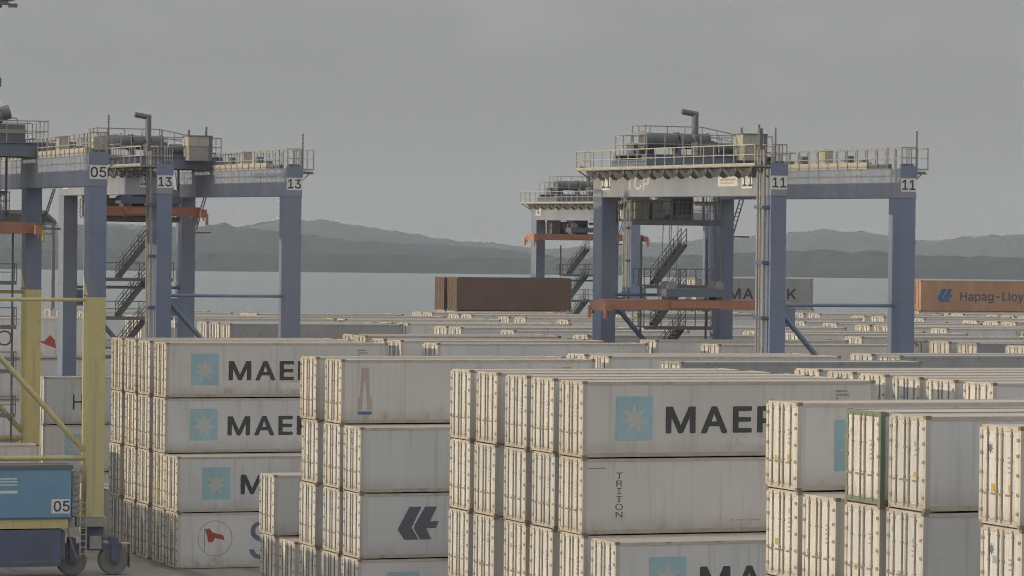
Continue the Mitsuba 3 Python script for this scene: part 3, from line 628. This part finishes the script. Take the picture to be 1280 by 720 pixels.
    S = P('spreader', MB().box(uc-h, uc+h, tv-0.55, tv+0.55, spread_z, spread_z+0.58).box(uc-1.6, uc+1.6, tv-0.75, tv+0.75, spread_z+0.1, spread_z+0.5), 'spreader_red')
    for s in (-1, 1):
        P('end_beam', MB().box(uc+s*h-0.2, uc+s*h+0.2, tv-1.22, tv+1.22, spread_z-0.05, spread_z+0.45), 'spreader_red', S)
        for q in (-1, 1):
            P('twistlock', MB().tube((uc+s*h, tv+q*1.15, spread_z-0.25), (uc+s*h, tv+q*1.15, spread_z-0.05), 0.06, 8), 'dark_machine', S)
            P('flipper', MB().box(uc+s*(h+0.22)-0.05, uc+s*(h+0.22)+0.05, tv+q*1.18-0.15, tv+q*1.18+0.15, spread_z-0.5, spread_z+0.2), 'sticker_yellow' if yellow else 'spreader_red', S)
    HB = P('headblock', MB().box(uc-1.9, uc+1.9, tv-0.7, tv+0.7, spread_z+0.75, spread_z+1.2).box(uc-1.7, uc-1.3, tv-0.5, tv+0.5, spread_z+0.58, spread_z+0.75).box(uc+1.3, uc+1.7, tv-0.5, tv+0.5, spread_z+0.58, spread_z+0.75), 'trolley_blue')
    for uu in (uc-1.5, uc+1.5):
        for vv in (tv-0.5, tv+0.5): P('sheave', MB().tube((uu, vv-0.08, spread_z+1.35), (uu, vv+0.08, spread_z+1.35), 0.3, 14), 'galvanised_steel', HB)
    m = MB()
    for uu in (uc-1.5, uc+1.5):
        for vv in (tv-0.5, tv+0.5):
            for e in (-0.26, 0.26): m.tube((uu+e, vv, spread_z+1.3), (uu*0.85+0.15*uc+e, vv*0.9+tv*0.1, gt+0.3), 0.022, 5)
    P('hoist_rope', m, 'dark_machine')
    # stairs between the far legs
    for lv in range(5):
        z0 = 4.85 + 2.4*lv; z1 = z0 + 2.4; ub, ua, vv = 3.3, 5.25, span + 0.42
        m = MB()
        for e in (-0.36, 0.36): m.bar((ub, vv+e, z0), (ua, vv+e, z1), 0.06, 0.24)
        for i in range(1, 11):
            t = i/11; m.box(ub+(ua-ub)*t-0.12, ub+(ua-ub)*t+0.12, vv-0.35, vv+0.35, z0+2.4*t-0.02, z0+2.4*t+0.02)
        F = P('stair_flight', m, 'stair_steel')
        m = MB()
        for e in (-0.40, 0.40):
            for hh in (0.33, 0.64, 0.95): m.bar((ub, vv+e, z0+hh), (ua, vv+e, z1+hh), 0.035)
            for i in range(5):
                t = i/4; m.bar((ub+(ua-ub)*t, vv+e, z0+2.4*t), (ub+(ua-ub)*t, vv+e, z0+2.4*t+0.95), 0.04)
        P('stair_rail', m, 'stair_steel', F)
        P('landing', MB().box(2.2, 6.6, span-0.85, span-0.02, z0-0.08, z0).box(2.2, 3.3, span-0.02, span+0.85, z0-0.08, z0).box(2.2, 6.6, span-0.88, span-0.85, z0-0.2, z0), 'stair_steel')
        P('landing_rail', rail_run(MB(), [(2.2, span+0.85, z0), (2.2, span-0.85, z0), (6.6, span-0.85, z0), (6.6, span-0.1, z0)], 0.95, 1.1), 'stair_steel')
    m = MB()
    for q in (2.3, 6.5): m.bar((q, span-0.1, 2.9), (q, span-0.1, 17.2), 0.10)
    P('stair_post', m, 'stair_steel')
    # hung ladder and little platform at the far right leg
    m = MB()
    for e in (-0.28, 0.28): m.bar((wb+1.25, span+e, gb-0.05), (wb+0.62, span+e, 17.55), 0.06)
    for i in range(9):
        t = i/8; m.bar((wb+1.25-0.63*t, span-0.28, gb-0.05-2.0*t), (wb+1.25-0.63*t, span+0.28, gb-0.05-2.0*t), 0.04)
    P('hung_ladder', m, 'stair_steel')
    P('ladder_platform', MB().box(wb+hu, wb+hu+1.1, span-0.5, span+0.5, 17.3, 17.4).box(wb+hu, wb+hu+0.1, span-0.3, span+0.3, 16.9, 17.3), 'stair_steel')
    return C, P, tw

gantry_crane('blue gantry crane with yellow lower legs numbered 05 at the left edge', (41.55, 170.7, 7.55), 7.55, 17.8, 2.4, '05', 16.3, 17.1, 7.4, yellow=True, exhaust='funnel', over=8.0, tray=0.5)
c05, = [k for k in labels if labels[k].get('label', '').startswith('blue gantry crane with yellow')]
tw05 = T().translate([41.55, 170.7, 0]).rotate([0, 0, 1], -2.4).translate([-7.55, 0, 0])
EH = part(c05, 'engine_house', MB().box(-0.2, 6.25, -1.15, 0.9, 3.02, 5.42).ply('engine_blue'), tw05)
part(EH, 'house_roof', MB().box(-0.28, 6.33, -1.22, 0.95, 5.42, 5.62).ply('dark_machine'), tw05)
pl = part(EH, 'number_plate', MB().box(5.25, 6.18, -1.166, -1.153, 3.20, 3.92).ply('plate_white'), tw05)
part(EH, 'lettering', MB().add(*shift(text('05', 0.50), 5.36, -1.168, 3.31)).ply('black_lettering'), tw05)
part(EH, 'print_lines', MB().box(1.6, 3.55, -1.156, -1.151, 4.78, 4.84).box(1.6, 3.55, -1.156, -1.151, 4.62, 4.68).box(1.9, 3.5, -1.156, -1.151, 4.92, 4.98).box(1.9, 3.55, -1.156, -1.151, 4.22, 4.36).ply('plate_white'), tw05)
part(EH, 'floor_beam', MB().box(-0.3, 6.3, -1.2, 0.9, 2.93, 3.02).ply('tank_blue'), tw05)
lo = MB()
for i in range(7): lo.box(6.34, 6.72, -0.95, -0.9, 3.2+0.3*i, 3.38+0.3*i)
lo.box(6.34, 6.72, -0.88, 0.3, 3.05, 5.3)
part(c05, 'louvre', lo.ply('galvanised_steel'), tw05)
part(c05, 'yellow_rail', MB().box(-0.3, 6.1, -1.12, -0.5, 2.46, 2.92).ply('crane_yellow'), tw05)
TK = part(c05, 'fuel_tank', MB().box(-0.5, 5.75, -1.1, 0.7, 0.55, 2.40).ply('tank_blue'), tw05)
part(TK, 'tank_trim', MB().box(-0.5, 5.78, -1.13, -1.1, 0.75, 0.85).box(5.75, 6.0, -0.9, 0.4, 0.9, 2.3).ply('dark_machine'), tw05)
part(c05, 'service_box', MB().box(5.95, 6.5, -0.9, 0.4, 2.46, 3.0).ply('galvanised_steel'), tw05)
part(c05, 'carriage_plate', MB().box(6.6, 8.12, -0.80, -0.45, 2.50, 2.94).ply('galvanised_steel'), tw05)
hs = MB().poly([(6.0, -1.0, 2.9), (6.15, -1.05, 2.2), (6.35, -1.05, 1.5), (6.6, -1.0, 0.9)], 0.05, 6)
part(c05, 'hose', hs.ply('rubber'), tw05)
ld = MB()
for e in (6.75, 7.05): ld.bar((e, -0.95, 1.0), (e, -0.95, 3.9), 0.05)
for i in range(9): ld.bar((6.75, -0.95, 1.15+0.32*i), (7.05, -0.95, 1.15+0.32*i), 0.04)
part(c05, 'access_ladder', ld.ply('cream_paint'), tw05)
part(c05, 'mudguard', MB().box(9.42, 9.46, -0.4, 0.35, 0.35, 1.55).box(9.0, 9.46, -0.4, 0.35, 1.55, 1.59).ply('frame_steel'), tw05)
part(c05, 'top_cabinet', MB().box(7.5, 8.1, 0.4, 1.0, 21.2, 22.05).ply('cream_paint'), tw05)
gantry_crane('blue gantry crane numbered 13 left of the picture middle behind the left stack', (50.11, 190.2, 0), 7.6, 22.8, 0.0, '13', 17.6, 18.35, 6.4)
gantry_crane('blue gantry crane numbered 11, the large one right of the middle', (76.62, 165.5, 0), 7.55, 23.47, 0.0, '11', 19.2, 13.1, 11.4)
gantry_crane('distant blue gantry crane numbered 4 seen behind the left legs of crane 11', (118.0, 284.4, 0), 7.55, 23.47, 0.0, '4', 20.4, 17.7, 11.2)

# ------------------------------------------------------------------ things at the left edge
M = thing('floodlight_mast', 'tall grey floodlight mast cut by the left edge of the picture', 'lamp mast')
part(M, 'pole', MB().tube((48.95, 230, 0), (48.95, 230, 33.0), 0.24, 12, 0.12).ply('galvanised_steel', 40))
CR = part(M, 'crown', MB().tube((48.95, 230, 32.6), (48.95, 230, 33.1), 0.5, 12).bar((47.9, 229.8, 33.1), (50.1, 229.8, 33.1), 0.12).ply('dark_machine'))
for i, (dx, dz) in enumerate(((0.55, 32.9), (0.95, 33.2), (0.45, 33.4), (-0.5, 33.1), (1.15, 32.75))):
    part(CR, 'floodlight', MB().box(48.95+dx-0.28, 48.95+dx+0.28, 229.4, 229.7, dz-0.13, dz+0.13).ply('dark_machine'))
for z in (24.2, 27.6, 25.6): part(M, 'signal_lamp', MB().box(49.05, 49.4, 229.7, 230.0, z-0.3, z+0.3).bar((48.95, 229.9, z), (49.2, 229.9, z), 0.06).ply('dark_machine'))
SH = thing('open_shed', 'grey gabled shed roof on posts behind the left crane legs', 'shed')
m = MB()
V = np.array([[x, y, z] for x, z in ((58, 20.0), (69.9, 20.0), (70.95, 19.05)) for y in (306, 330)] + [[x, y, z-0.3] for x, z in ((58, 20.0), (69.9, 20.0), (70.95, 19.05)) for y in (306, 330)], float)
m.add(V, np.array([[0, 2, 3], [0, 3, 1], [2, 4, 5], [2, 5, 3], [6, 9, 8], [6, 7, 9], [8, 11, 10], [8, 9, 11], [0, 6, 8], [0, 8, 2], [2, 8, 10], [2, 10, 4], [4, 10, 11], [4, 11, 5], [1, 9, 7], [1, 3, 9], [3, 11, 9], [3, 5, 11], [0, 7, 6], [0, 1, 7]]))
part(SH, 'roof', m.ply('shed_roof'))
m = MB()
m.box(58, 70.9, 306.1, 306.4, 18.7, 18.95)
for a in np.arange(66.4, 70, 1.2): m.bar((a, 306.2, 18.7), (a+0.6, 306.2, 17.9), 0.08).bar((a+0.6, 306.2, 17.9), (a+1.2, 306.2, 18.7), 0.08)
m.box(58, 70.8, 306.1, 306.3, 17.85, 17.95)
part(SH, 'truss', m.ply('stair_steel'))
for a in (62.5, 70.7): part(SH, 'post', MB().box(a-0.14, a+0.14, 306, 306.3, 0, 18.7).ply('stair_steel'))
part(SH, 'back_wall', MB().box(58, 67.9, 318, 318.3, 0, 17.6).ply('shed_roof'))
